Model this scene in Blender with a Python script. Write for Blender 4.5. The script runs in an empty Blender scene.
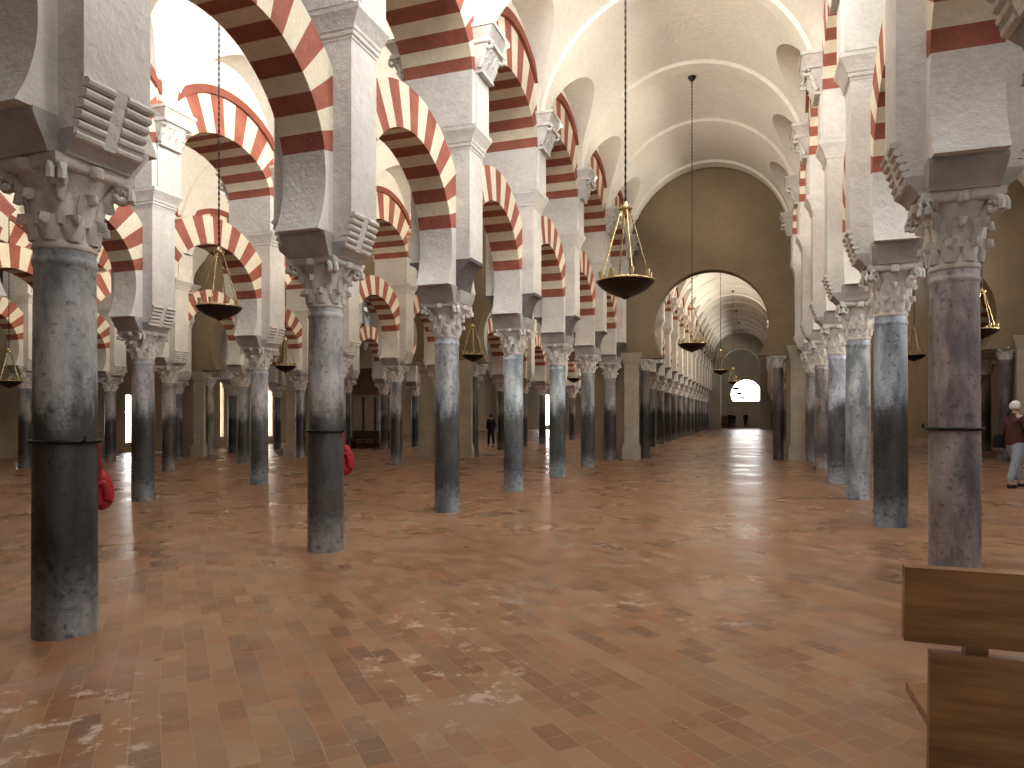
import bpy, bmesh, math, random
from mathutils import Vector, Matrix
random.seed(7)
R = math.radians
sin, cos, pi = math.sin, math.cos, math.pi
SC = bpy.context.scene
COL = SC.collection

# ------------------------------------------------------------------ materials
def nodes_of(m):
    m.use_nodes = True
    nt = m.node_tree
    return nt, nt.nodes, nt.links, nt.nodes['Principled BSDF']

def mixc(N, L, blend, fac, a, b):
    n = N.new('ShaderNodeMix'); n.data_type = 'RGBA'; n.blend_type = blend
    for sock, v in ((n.inputs[0], fac), (n.inputs[6], a), (n.inputs[7], b)):
        if hasattr(v, 'links') or hasattr(v, 'is_output'):
            L.new(v, sock)
        elif isinstance(v, (int, float)):
            sock.default_value = v
        else:
            sock.default_value = (*v, 1) if len(v) == 3 else v
    return n.outputs[2]

def mathn(N, L, op, a, b=0.0, c=None, clamp=False):
    n = N.new('ShaderNodeMath'); n.operation = op; n.use_clamp = clamp
    for i, v in enumerate((a, b, c)):
        if v is None: continue
        if hasattr(v, 'is_output'): L.new(v, n.inputs[i])
        else: n.inputs[i].default_value = v
    return n.outputs[0]

def smooth(N, L, v, lo, hi, a=0.0, b=1.0):
    n = N.new('ShaderNodeMapRange'); n.interpolation_type = 'SMOOTHSTEP'
    L.new(v, n.inputs[0])
    for i, q in zip((1, 2, 3, 4), (lo, hi, a, b)): n.inputs[i].default_value = q
    return n.outputs[0]

def noise(N, L, vec, scale, detail=4, rough=.55):
    n = N.new('ShaderNodeTexNoise'); n.inputs['Scale'].default_value = scale
    n.inputs['Detail'].default_value = detail; n.inputs['Roughness'].default_value = rough
    if vec is not None: L.new(vec, n.inputs['Vector'])
    return n.outputs['Fac']

def world_pos(N):
    return N.new('ShaderNodeNewGeometry').outputs['Position']

def plaster(name, col, dark=.72, scale=1.3, rough=.9, bump=.06, fine=9.):
    m = bpy.data.materials.new(name); nt, N, L, P = nodes_of(m)
    pos = world_pos(N)
    n1 = smooth(N, L, noise(N, L, pos, scale, 6), .3, .72)
    n2 = noise(N, L, pos, fine, 6, .65)
    n3 = smooth(N, L, n2, .35, .7)
    c = mixc(N, L, 'MIX', n1, tuple(x*dark for x in col), col)
    c = mixc(N, L, 'MULTIPLY', mathn(N, L, 'MULTIPLY', n3, .28), c, (.72, .68, .62))
    L.new(c, P.inputs['Base Color']); P.inputs['Roughness'].default_value = rough
    P.inputs['Specular IOR Level'].default_value = .25
    b = N.new('ShaderNodeBump'); b.inputs['Strength'].default_value = .5; b.inputs['Distance'].default_value = bump
    L.new(n2, b.inputs['Height']); L.new(b.outputs[0], P.inputs['Normal'])
    return m

def marble(name):
    """column shafts: the object's colour tints the stone, its alpha sets how worn and darkened the handled zone is"""
    m = bpy.data.materials.new(name); nt, N, L, P = nodes_of(m)
    tc = N.new('ShaderNodeTexCoord').outputs['Object']
    oi = N.new('ShaderNodeObjectInfo')
    off = N.new('ShaderNodeVectorMath'); off.operation = 'ADD'
    cmb = N.new('ShaderNodeCombineXYZ')
    r = mathn(N, L, 'MULTIPLY', oi.outputs['Random'], 37.)
    L.new(r, cmb.inputs[0]); L.new(r, cmb.inputs[1])
    L.new(tc, off.inputs[0]); L.new(cmb.outputs[0], off.inputs[1])
    v = off.outputs[0]
    st = N.new('ShaderNodeMapping'); st.inputs['Scale'].default_value = (1, 1, .35); L.new(v, st.inputs[0])
    n1 = noise(N, L, st.outputs[0], 3.2, 8, .62)
    n2 = noise(N, L, v, 15., 8, .7)
    n3 = noise(N, L, st.outputs[0], 7., 6, .7)
    base = oi.outputs['Color']
    f = smooth(N, L, n1, .34, .66)
    lo = mixc(N, L, 'MULTIPLY', 1., base, (.42, .45, .48))
    hi = mixc(N, L, 'MULTIPLY', 1., base, (1.4, 1.4, 1.4))
    c = mixc(N, L, 'MIX', f, lo, hi)
    vein = smooth(N, L, n2, .53, .66)
    c = mixc(N, L, 'MIX', mathn(N, L, 'MULTIPLY', vein, .72), c, (.06, .065, .07))
    pale = smooth(N, L, n3, .58, .72)
    c = mixc(N, L, 'MIX', mathn(N, L, 'MULTIPLY', pale, .35), c, (.5, .5, .5))
    sep = N.new('ShaderNodeSeparateXYZ'); L.new(tc, sep.inputs[0])
    z = mathn(N, L, 'ADD', sep.outputs[2], mathn(N, L, 'MULTIPLY', mathn(N, L, 'SUBTRACT', n1, .5), .9))
    z = mathn(N, L, 'ADD', z, mathn(N, L, 'MULTIPLY', mathn(N, L, 'SUBTRACT', n2, .5), .7))
    hand = smooth(N, L, z, 1.55, 2.0, 1., 0.)
    foot = smooth(N, L, z, .1, .55, .45, 1.)
    w = mathn(N, L, 'MULTIPLY', mathn(N, L, 'MULTIPLY', hand, foot), oi.outputs['Alpha'])
    dark = mixc(N, L, 'MULTIPLY', 1., c, (.125, .12, .115))
    c = mixc(N, L, 'MIX', w, c, dark)
    L.new(c, P.inputs['Base Color'])
    rg = smooth(N, L, n2, .3, .7, .28, .5); L.new(rg, P.inputs['Roughness'])
    P.inputs['Specular IOR Level'].default_value = .45
    b = N.new('ShaderNodeBump'); b.inputs['Strength'].default_value = .35; b.inputs['Distance'].default_value = .02
    L.new(n2, b.inputs['Height']); L.new(b.outputs[0], P.inputs['Normal'])
    return m

def floor_material():
    m = bpy.data.materials.new('terracotta_paving'); nt, N, L, P = nodes_of(m)
    pos = world_pos(N)
    mp = N.new('ShaderNodeMapping'); mp.inputs['Rotation'].default_value = (0, 0, R(44)); L.new(pos, mp.inputs[0])
    wob = N.new('ShaderNodeTexNoise'); wob.inputs['Scale'].default_value = 1.3; L.new(pos, wob.inputs['Vector'])
    va = N.new('ShaderNodeVectorMath'); va.operation = 'MULTIPLY_ADD'
    L.new(wob.outputs['Color'], va.inputs[0]); va.inputs[1].default_value = (.05, .05, 0); L.new(mp.outputs[0], va.inputs[2])
    bt = N.new('ShaderNodeTexBrick'); L.new(va.outputs[0], bt.inputs['Vector'])
    bt.inputs['Scale'].default_value = 1.; bt.inputs['Brick Width'].default_value = .27
    bt.inputs['Row Height'].default_value = .135; bt.inputs['Mortar Size'].default_value = .004
    bt.inputs['Mortar Smooth'].default_value = .4; bt.inputs['Bias'].default_value = 0.
    bt.inputs['Color1'].default_value = (.20, .090, .046, 1); bt.inputs['Color2'].default_value = (.31, .185, .108, 1)
    bt.inputs['Mortar'].default_value = (.27, .18, .115, 1)
    sp = N.new('ShaderNodeSeparateXYZ'); L.new(va.outputs[0], sp.inputs[0])
    row = mathn(N, L, 'FLOOR', mathn(N, L, 'DIVIDE', sp.outputs[1], .135))
    odd = mathn(N, L, 'MODULO', mathn(N, L, 'ABSOLUTE', row), 2.)
    clm = mathn(N, L, 'FLOOR', mathn(N, L, 'DIVIDE', mathn(N, L, 'ADD', sp.outputs[0], mathn(N, L, 'MULTIPLY', odd, .135)), .27))
    cb = N.new('ShaderNodeCombineXYZ'); L.new(clm, cb.inputs[0]); L.new(row, cb.inputs[1])
    wn = N.new('ShaderNodeTexWhiteNoise'); wn.noise_dimensions = '2D'; L.new(cb.outputs[0], wn.inputs['Vector'])
    rp = N.new('ShaderNodeValToRGB'); L.new(wn.outputs['Value'], rp.inputs[0]); rp.color_ramp.interpolation = 'CONSTANT'
    tones = [(0., (.245,.128,.066)), (.22, (.29,.162,.084)), (.42, (.205,.096,.048)), (.56, (.305,.185,.105)), (.72, (.23,.138,.082)), (.84, (.30,.135,.066)), (.93, (.175,.094,.055))]
    for q, (p_, cc) in enumerate(tones):
        e = rp.color_ramp.elements[q] if q < 2 else rp.color_ramp.elements.new(p_)
        e.position = p_; e.color = (*cc, 1)
    brick = mixc(N, L, 'MIX', mathn(N, L, 'MULTIPLY', bt.outputs['Fac'], .8), rp.outputs[0], (.32, .215, .135))
    big = smooth(N, L, noise(N, L, pos, .55, 5, .6), .35, .68)
    mid = smooth(N, L, noise(N, L, pos, 2.6, 6, .65), .38, .66)
    c = mixc(N, L, 'MULTIPLY', mathn(N, L, 'MULTIPLY', big, .55), brick, (.90, .66, .53))
    c = mixc(N, L, 'MIX', mathn(N, L, 'MULTIPLY', mid, .28), c, (.30, .185, .105))
    grey = smooth(N, L, noise(N, L, pos, 1.1, 4, .55), .52, .70)
    c = mixc(N, L, 'MIX', mathn(N, L, 'MULTIPLY', grey, .35), c, (.30, .22, .185))
    # pale flecks scattered in patches over the bricks
    zone = smooth(N, L, noise(N, L, pos, .7, 3, .5), .48, .64)
    fleck = smooth(N, L, noise(N, L, pos, 6., 6, .7), .55, .64)
    pale = mathn(N, L, 'MULTIPLY', zone, fleck)
    c = mixc(N, L, 'MIX', mathn(N, L, 'MULTIPLY', pale, .55), c, (.70, .58, .50))
    L.new(c, P.inputs['Base Color'])
    rg = smooth(N, L, noise(N, L, pos, .9, 2, .5), .3, .7, .25, .37); L.new(rg, P.inputs['Roughness'])
    P.inputs['Specular IOR Level'].default_value = .42
    b = N.new('ShaderNodeBump'); b.inputs['Strength'].default_value = .3; b.inputs['Distance'].default_value = .012
    h = mathn(N, L, 'ADD', mathn(N, L, 'MULTIPLY', bt.outputs['Fac'], -.5), mathn(N, L, 'MULTIPLY', noise(N, L, pos, 4., 1, .5), .9))
    L.new(h, b.inputs['Height']); L.new(b.outputs[0], P.inputs['Normal'])
    return m

def simple(name, col, rough=.6, metal=0., spec=.4, vary=.25, scale=12.):
    m = bpy.data.materials.new(name); nt, N, L, P = nodes_of(m)
    tc = N.new('ShaderNodeTexCoord').outputs['Object']
    n = smooth(N, L, noise(N, L, tc, scale, 5, .6), .3, .7)
    c = mixc(N, L, 'MIX', n, tuple(x*(1-vary) for x in col), col)
    L.new(c, P.inputs['Base Color'])
    P.inputs['Roughness'].default_value = rough; P.inputs['Metallic'].default_value = metal
    P.inputs['Specular IOR Level'].default_value = spec
    return m

def wood(name, c1, c2, axis=0):
    m = bpy.data.materials.new(name); nt, N, L, P = nodes_of(m)
    tc = N.new('ShaderNodeTexCoord').outputs['Object']
    mp = N.new('ShaderNodeMapping'); mp.inputs['Scale'].default_value = (1.2, 9, 13) if axis == 0 else (9, 9, 1.2)
    L.new(tc, mp.inputs[0])
    n = noise(N, L, mp.outputs[0], 1.6, 8, .62)
    n2 = noise(N, L, tc, 1.6, 4, .6)
    c = mixc(N, L, 'MIX', smooth(N, L, n, .3, .7), c1, c2)
    c = mixc(N, L, 'MULTIPLY', smooth(N, L, n2, .35, .7, 0., .4), c, (.6, .5, .4))
    L.new(c, P.inputs['Base Color']); P.inputs['Roughness'].default_value = .32
    P.inputs['Specular IOR Level'].default_value = .45
    return m

def emitter(name, col, s):
    m = bpy.data.materials.new(name); nt, N, L, P = nodes_of(m)
    e = N.new('ShaderNodeEmission'); e.inputs[0].default_value = (*col, 1); e.inputs[1].default_value = s
    L.new(e.outputs[0], N['Material Output'].inputs[0])
    return m

M_PLASTER = plaster('white_plaster', (.70, .665, .615), .84)
M_VAULT = plaster('vault_plaster', (.76, .72, .65), .9, .5, .95, .03)
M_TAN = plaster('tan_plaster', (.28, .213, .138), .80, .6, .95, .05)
M_END = plaster('end_wall_plaster', (.40, .385, .31), .85, .6, .95, .05)
M_STONE = plaster('pale_pier_stone', (.46, .40, .315), .8, 1.6, .85, .05)
M_IMPOST = plaster('grey_impost_stone', (.50, .475, .455), .7, 2.4, .85, .06)
M_CAP = plaster('capital_stone', (.72, .685, .64), .74, 5., .85, .03, 22.)
M_RED = plaster('red_voussoir', (.37, .125, .085), .72, 2.2, .85, .05, 14.)
M_CREAM = plaster('cream_voussoir', (.74, .655, .51), .9, 2.2, .88, .05, 14.)
M_ARCHIVOLT = plaster('archivolt_red', (.27, .085, .055), .75, 2.2, .88, .05)
M_CONSOLE = plaster('dark_console_stone', (.17, .15, .135), .6, 3., .9, .05)  # shade and dirt put into the dark colour
M_MARBLE = marble('column_marble')
M_FLOOR = floor_material()
M_IRON = simple('black_iron', (.02, .02, .022), .45, .6)
M_BRONZE = simple('dark_bronze', (.035, .024, .02), .42, .7)
M_BRASS = simple('gilded_brass', (.74, .58, .32), .26, .9)
M_GLASSCUP = simple('amber_glass', (.55, .40, .18), .2, 0., .6)
M_RED_ROPE = simple('red_rope', (.40, .01, .016), .55, 0., .4, .35, 60.)
M_WOOD = wood('pew_wood', (.19, .09, .034), (.35, .185, .072))
M_DARKWOOD = wood('dark_wood', (.03, .016, .01), (.06, .03, .016))
M_PANE = emitter('daylight_pane', (1., .99, .97), 14.)
M_SLIT = emitter('daylight_slit', (1., .98, .95), 24.)

# ------------------------------------------------------------------ mesh helpers
def face(bm, vs, mi=0):
    try:
        f = bm.faces.new(vs); f.material_index = mi; return f
    except ValueError:
        return None

def box(bm, lo, hi, mi=0, taper=None):
    x0, y0, z0 = lo; x1, y1, z1 = hi
    v = [bm.verts.new(p) for p in ((x0,y0,z0),(x1,y0,z0),(x1,y1,z0),(x0,y1,z0),(x0,y0,z1),(x1,y0,z1),(x1,y1,z1),(x0,y1,z1))]
    for q in ((0,3,2,1),(4,5,6,7),(0,1,5,4),(1,2,6,5),(2,3,7,6),(3,0,4,7)): face(bm, [v[i] for i in q], mi)

def frustum(bm, levels, mi=0, cx=0., cy=0.):
    """stack of rectangles (z, half x, half y), capped"""
    rings = [[bm.verts.new((cx+sx*hx, cy+sy*hy, z)) for sx, sy in ((-1,-1),(1,-1),(1,1),(-1,1))] for z, hx, hy in levels]
    for a, b in zip(rings, rings[1:]):
        for i in range(4): face(bm, (a[i], a[(i+1)%4], b[(i+1)%4], b[i]), mi)
    face(bm, rings[0][::-1], mi); face(bm, rings[-1], mi)

def lathe(bm, prof, seg=28, mi=0, cx=0., cy=0., caps=True, sx=1., sy=1.):
    rings = [[bm.verts.new((cx+r*sx*cos(2*pi*i/seg), cy+r*sy*sin(2*pi*i/seg), z)) for i in range(seg)] for r, z in prof]
    for a, b in zip(rings, rings[1:]):
        for i in range(seg): face(bm, (a[i], a[(i+1)%seg], b[(i+1)%seg], b[i]), mi)
    if caps:
        face(bm, rings[0][::-1], mi); face(bm, rings[-1], mi)

def tube(bm, pts, rad, seg=8, mi=0, closed=False):
    pts = [Vector(p) for p in pts]; n = len(pts); rings = []
    up = Vector((0,0,1))
    for i, p in enumerate(pts):
        a = pts[i-1] if (i or closed) else p
        b = pts[(i+1) % n] if (i < n-1 or closed) else p
        t = (b-a).normalized()
        ref = up if abs(t.z) < .95 else Vector((1,0,0))
        u = t.cross(ref).normalized(); w = t.cross(u)
        r = rad[i] if isinstance(rad, (list, tuple)) else rad
        rings.append([bm.verts.new(p+u*r*cos(2*pi*k/seg)+w*r*sin(2*pi*k/seg)) for k in range(seg)])
    for i in range(n if closed else n-1):
        a, b = rings[i], rings[(i+1) % n]
        for k in range(seg): face(bm, (a[k], a[(k+1)%seg], b[(k+1)%seg], b[k]), mi)
    if not closed:
        face(bm, rings[0][::-1], mi); face(bm, rings[-1], mi)

def prism_x(bm, poly, x0, x1, mi=0):
    """polygon in (y, z) extruded along x"""
    a = [bm.verts.new((x0, y, z)) for y, z in poly]; b = [bm.verts.new((x1, y, z)) for y, z in poly]
    face(bm, a, mi); face(bm, b[::-1], mi)
    for i in range(len(poly)):
        j = (i+1) % len(poly); face(bm, (a[j], a[i], b[i], b[j]), mi)

def prism_y(bm, poly, y0, y1, mi=0):
    a = [bm.verts.new((x, y0, z)) for x, z in poly]; b = [bm.verts.new((x, y1, z)) for x, z in poly]
    face(bm, a, mi); face(bm, b[::-1], mi)
    for i in range(len(poly)):
        j = (i+1) % len(poly); face(bm, (a[j], a[i], b[i], b[j]), mi)

def cyl_x(bm, x0, x1, y, z, r, seg=14, mi=0):
    a = [bm.verts.new((x0, y+r*cos(2*pi*i/seg), z+r*sin(2*pi*i/seg))) for i in range(seg)]
    b = [bm.verts.new((x1, y+r*cos(2*pi*i/seg), z+r*sin(2*pi*i/seg))) for i in range(seg)]
    face(bm, a[::-1], mi); face(bm, b, mi)
    for i in range(seg): face(bm, (a[i], a[(i+1)%seg], b[(i+1)%seg], b[i]), mi)

def finish(name, bm, mats, ang=35., bevel=0.):
    if bevel:
        es = [e for e in bm.edges if len(e.link_faces) == 2 and e.calc_face_angle(0) > R(30)]
        bmesh.ops.bevel(bm, geom=es, offset=bevel, segments=2, profile=.6, affect='EDGES', clamp_overlap=True)
    bmesh.ops.recalc_face_normals(bm, faces=bm.faces)
    me = bpy.data.meshes.new(name); bm.to_mesh(me); bm.free()
    for m in (mats if isinstance(mats, (list, tuple)) else [mats]): me.materials.append(m)
    me.polygons.foreach_set('use_smooth', [True]*len(me.polygons)); me.set_sharp_from_angle(angle=R(ang))
    return me

def link(name, data, parent=None, loc=(0,0,0), rot=(0,0,0), scale=(1,1,1)):
    o = bpy.data.objects.new(name, data); COL.objects.link(o)
    o.location = loc; o.rotation_euler = rot; o.scale = scale
    if parent: o.parent = parent
    return o

def tag(o, label, cat, group=None):
    o['label'] = label; o['category'] = cat; o['kind'] = 'thing'
    if group: o['group'] = group
    return o

def thing(name, label, cat, loc=(0,0,0), rot=(0,0,0), scale=(1,1,1), group=None):
    return tag(link(name, None, None, loc, rot, scale), label, cat, group)

def struct(name, data, **kw):
    o = link(name, data, **kw); o['kind'] = 'structure'; return o

ORD = 'first second third fourth fifth sixth seventh eighth ninth tenth eleventh twelfth thirteenth fourteenth fifteenth sixteenth'.split()

# ------------------------------------------------------------------ building data
EYE = 1.6
BETA = .015                       # the old floor falls gently towards the left
XL1, XL2, XL3, XL4, XR, XR2 = -4.77, -11.32, -17.6, -24.05, 1.72, 8.2
def zf(x): return BETA*(x-XL1)
S0 = 3.37                          # bay length
T_WALL0, T_WALL1 = 24.4, 24.95      # cross wall
T_END = 81.

# lower arch, upper arch
Z_IMP0, Z_IMP1 = 3.38, 3.63
ZC, RI, DEPTH = 4.24, 1.276, .60
XH_LOW = .28
PHI0 = R(12.7)
ZU, AU, BU = 6.95, 1.33, .90
AO, BO = 1.88, 1.72
XH_UP = .60
Z_COR0, Z_COR1 = 5.80, 6.15
YH_PIER, XH_PIER = .27, .52
YH_UP = S0/2-AU
Z_TOP = 9.45

# ------------------------------------------------------------------ shared meshes
def m_shaft():
    bm = bmesh.new()
    lathe(bm, [(.209,0),(.2095,.03),(.209,.2),(.208,.6),(.206,1.2),(.202,2.),(.196,2.70),(.200,2.715),(.207,2.73),(.208,2.755),(.201,2.77),(.198,2.785),(.198,2.83)], 36)
    return finish('shaft', bm, M_MARBLE)

def leaf(bm, ang, r0, z0, h, w, curl, n=7):
    """an acanthus leaf hugging the bell and curling out at its tip"""
    u = Vector((cos(ang), sin(ang), 0)); t = Vector((-sin(ang), cos(ang), 0))
    rows = []
    for i in range(n+1):
        s = i/n
        if s < .7: r = r0+.035*s+.02; z = z0+h*s/.8
        else:
            q = (s-.7)/.3; r = r0+.045+curl*sin(q*pi*.55); z = z0+h*(.875+.14*sin(q*pi*.9))-.05*q*q
        ww = w*(.75+.35*sin(pi*min(1, s*1.1)))*(1-.55*max(0, (s-.75)/.25))
        row = []
        for k, dz in ((-1,-.022),(-.5,.004),(0,.014),(.5,.004),(1,-.022)):
            row.append((u*(r+dz)+t*ww*.5*k, z+(.008 if k in (-1,1) and i%2 else 0)))
        rows.append(row)
    F = [[bm.verts.new((p.x, p.y, z)) for p, z in row] for row in rows]
    B = [[bm.verts.new((p.x-u.x*.028, p.y-u.y*.028, z-.012)) for p, z in row] for row in rows]
    for i in range(n):
        for k in range(4):
            face(bm, (F[i][k], F[i][k+1], F[i+1][k+1], F[i+1][k])); face(bm, (B[i][k+1], B[i][k], B[i+1][k], B[i+1][k+1]))
        face(bm, (B[i][0], F[i][0], F[i+1][0], B[i+1][0])); face(bm, (F[i][4], B[i][4], B[i+1][4], F[i+1][4]))
    for k in range(4): face(bm, (F[n][k], F[n][k+1], B[n][k+1], B[n][k]))

def m_capital():
    bm = bmesh.new()
    lathe(bm, [(.195,0),(.207,.012),(.207,.035),(.196,.05),(.198,.12),(.205,.25),(.225,.36),(.262,.43),(.29,.47)], 32)
    for k in range(8): leaf(bm, 2*pi*k/8+pi/8, .196, .05, .17, .135, .05)
    for k in range(8): leaf(bm, 2*pi*k/8, .202, .15, .22, .13, .06)
    for k in range(4):                                    # corner volutes
        a = pi/4+k*pi/2; u = Vector((cos(a), sin(a), 0)); t = Vector((-sin(a), cos(a), 0))
        for s in (-1, 1):
            c = u*.365+t*.035*s+Vector((0,0,.425))
            pts = []
            for i in range(15):
                q = i/14; th = -.5+q*2*pi*1.35; rr = .075*(1-q*.72)
                pts.append(c+u*rr*cos(th)*.9+Vector((0,0,rr*sin(th))))
            tube(bm, pts, [.030*(1-.4*i/14) for i in range(15)], 6)
        tube(bm, [u*.23+Vector((0,0,.33)), u*.30+Vector((0,0,.43)), u*.37+Vector((0,0,.49))], [.04,.045,.04], 8)
        b = k*pi/2; w = Vector((cos(b), sin(b), 0))        # boss in the middle of each side
        lathe(bm, [(.012,.45),(.05,.465),(.058,.50),(.05,.535),(.012,.545)], 10, cx=w.x*.30, cy=w.y*.30)
    pts = []                                              # abacus with hollowed sides
    for k in range(4):
        a0 = pi/4+k*pi/2
        for i in range(8):
            q = i/8; a = a0+q*pi/2
            rr = .45-.145*sin(pi*q)**.8
            pts.append((rr*cos(a), rr*sin(a)))
    lo = [bm.verts.new((x*.93, y*.93, .475)) for x, y in pts]; mi = [bm.verts.new((x, y, .50)) for x, y in pts]; hi = [bm.verts.new((x, y, .55)) for x, y in pts]
    n = len(pts)
    for i in range(n):
        j = (i+1) % n
        face(bm, (lo[i], lo[j], mi[j], mi[i])); face(bm, (mi[i], mi[j], hi[j], hi[i]))
    face(bm, lo[::-1]); face(bm, hi)
    return finish('capital', bm, M_CAP, 50)

def m_impost():
    bm = bmesh.new()
    h = Z_IMP1-Z_IMP0
    frustum(bm, [(0,.27,.34),(.03,.275,.35),(h-.04,.30,.46),(h,.30,.46)])
    frustum(bm, [(0,.34,.26),(.03,.35,.262),(h-.13,.44,.285),(h-.09,.45,.285)])
    return finish('impost', bm, M_IMPOST, 30)

def m_springer():
    """the white block over the impost shared by two neighbouring lower arches; origin at the impost top's column axis, z absolute"""
    bm = bmesh.new()
    pts = []
    lo = -math.asin((ZC-Z_IMP1)/RI)
    N = 8
    for i in range(N+1):
        a = lo+(PHI0-lo)*i/N
        pts.append((S0/2-RI*cos(a), ZC+RI*sin(a)))
    top = ZC+(S0/2)*math.tan(PHI0)
    poly = [(y, z) for y, z in pts]+[(0, top)]+[(-y, z) for y, z in pts[::-1]]
    prism_x(bm, poly, -XH_LOW, XH_LOW)
    return finish('springer', bm, M_PLASTER, 30)

def m_pier_body():
    bm = bmesh.new()
    frustum(bm, [(3.52,.38,YH_PIER),(3.88,XH_PIER,YH_PIER),(Z_COR0+.02,XH_PIER,YH_PIER)])
    return finish('pier_body', bm, M_PLASTER, 30)

def m_corbel(sgn):
    """a stack of rolls with a plain fillet down the middle"""
    bm = bmesh.new()
    for k in range(6):
        z = 3.50+k*.068; x = sgn*(.405+.0235*k)
        for a, b in ((-YH_PIER+.004, -.05), (.05, YH_PIER-.004)):
            seg = 10
            va = [bm.verts.new((x+.046*cos(2*pi*i/seg), a, z+.033*sin(2*pi*i/seg))) for i in range(seg)]
            vb = [bm.verts.new((x+.046*cos(2*pi*i/seg), b, z+.033*sin(2*pi*i/seg))) for i in range(seg)]
            face(bm, va[::-1]); face(bm, vb)
            for i in range(seg): face(bm, (va[i], va[(i+1)%seg], vb[(i+1)%seg], vb[i]))
    prism_y(bm, [(sgn*.37,3.47),(sgn*.43,3.47),(sgn*.56,3.87),(sgn*.48,3.88)], -.05, .05)
    return finish('corbel', bm, M_PLASTER, 30)

def m_console(sgn):
    """a hollow-curved dark stone console carrying the pier's overhang"""
    bm = bmesh.new()
    pts = [(sgn*.29, 3.50)]
    for i in range(11):
        a = i/10*pi/2
        pts.append((sgn*(.315+.225*(1-cos(a))), 3.52+.50*sin(a)))
    prism_y(bm, pts+[(sgn*.54, 4.075), (sgn*.27, 4.075), (sgn*.27, 3.50)], -YH_PIER+.003, YH_PIER-.003)
    return finish('console', bm, M_CONSOLE, 30)

def m_pier_body_cut():
    bm = bmesh.new()
    frustum(bm, [(3.60,.28,YH_PIER-.02),(4.06,.28,YH_PIER-.02),(4.06,XH_PIER,YH_PIER),(Z_COR0+.02,XH_PIER,YH_PIER)])
    return finish('pier_body', bm, M_PLASTER, 30)

def m_impost_short():
    bm = bmesh.new()
    h = Z_IMP1-Z_IMP0
    frustum(bm, [(0,.27,.34),(.03,.275,.35),(h-.04,.30,.46),(h,.30,.46)])
    frustum(bm, [(0,.335,.26),(.03,.345,.262),(h-.10,.375,.285),(h-.06,.38,.285)])
    return finish('impost', bm, M_IMPOST, 30)

def m_cornice():
    bm = bmesh.new()
    prof = [(0,0),(.012,.0),(.012,.03),(.035,.045),(.035,.075),(.028,.085),(.05,.11),(.05,.14),(.11,.25),(.14,.29),(.14,.35)]
    frustum(bm, [(Z_COR0+z, XH_PIER+d, YH_PIER+d*.55) for d, z in prof])
    return finish('cornice', bm, M_PLASTER, 20)

def m_upper_block():
    """the masonry between two upper arches, from the cornice to where the striped voussoirs start"""
    bm = bmesh.new()
    a0 = R(3.)
    y1 = S0/2-AU*cos(a0); z1 = ZU+BU*sin(a0)
    poly = [(YH_UP, Z_COR1), (YH_UP, ZU), (y1, z1), (0, ZU+.081), (-y1, z1), (-YH_UP, ZU), (-YH_UP, Z_COR1)]
    prism_x(bm, poly, -XH_UP, XH_UP)
    return finish('upper_block', bm, M_PLASTER, 30)

def m_pilaster(sgn):
    bm = bmesh.new()
    x0, x1 = sorted((sgn*(XH_UP-.02), sgn*(XH_UP+.035)))
    box(bm, (x0, -.24, Z_COR1), (x1, .24, 7.02))
    return finish('pilaster', bm, M_PLASTER, 30)

def m_pilaster_capital(sgn):
    bm = bmesh.new()
    def bx(z0, z1, a, b, w0, w1):
        lo = XH_UP-.02
        pa = [(lo,-w0,z0),(lo+a,-w0,z0),(lo+a,w0,z0),(lo,w0,z0)]; pb = [(lo,-w1,z1),(lo+b,-w1,z1),(lo+b,w1,z1),(lo,w1,z1)]
        va = [bm.verts.new((sgn*x,y,z)) for x,y,z in pa]; vb = [bm.verts.new((sgn*x,y,z)) for x,y,z in pb]
        face(bm, va[::-1]); face(bm, vb)
        for i in range(4): face(bm, (va[i], va[(i+1)%4], vb[(i+1)%4], vb[i]))
    bx(6.98, 7.02, .15, .15, .26, .26); bx(7.02, 7.42, .13, .25, .23, .29); bx(7.42, 7.48, .30, .30, .32, .32)
    bx(7.48, 7.64, .26, .36, .29, .37); bx(7.64, 7.70, .38, .38, .39, .39)
    for zz, rr, nn in ((7.16,.17,4),(7.30,.215,5)):            # curled leaves on the block
        for k in range(nn):
            y = -.25+.50*k/(nn-1)
            tube(bm, [(sgn*(XH_UP+rr-.09), y, zz-.1), (sgn*(XH_UP+rr-.045), y, zz), (sgn*(XH_UP+rr), y, zz+.055), (sgn*(XH_UP+rr+.02), y, zz+.02)], [.036,.045,.036,.02], 6)
    for s in (-1, 1):
        tube(bm, [(sgn*(XH_UP+.26+.055*cos(t)), s*.28, 7.38+.055*sin(t)) for t in [i*.6 for i in range(11)]], .03, 6)
    return finish('pilaster_capital', bm, M_CAP, 40)

def ring(bm, inner, outer, a0, a1, n, sub, x0, x1):
    for i in range(n):
        for j in range(sub):
            p = a0+(a1-a0)*(i+j/sub)/n; q = a0+(a1-a0)*(i+(j+1)/sub)/n
            P = [inner(p), inner(q), outer(q), outer(p)]
            a = [bm.verts.new((x0, y, z)) for y, z in P]; b = [bm.verts.new((x1, y, z)) for y, z in P]
            mi = i % 2
            face(bm, a, mi); face(bm, b[::-1], mi)
            face(bm, (a[1], a[0], b[0], b[1]), mi); face(bm, (a[3], a[2], b[2], b[3]), mi)
    bmesh.ops.remove_doubles(bm, verts=bm.verts, dist=1e-4)

def clip(y, z, cz, ymax):
    if abs(y) <= ymax: return y, z
    k = ymax/abs(y); return y*k, cz+(z-cz)*k

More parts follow.
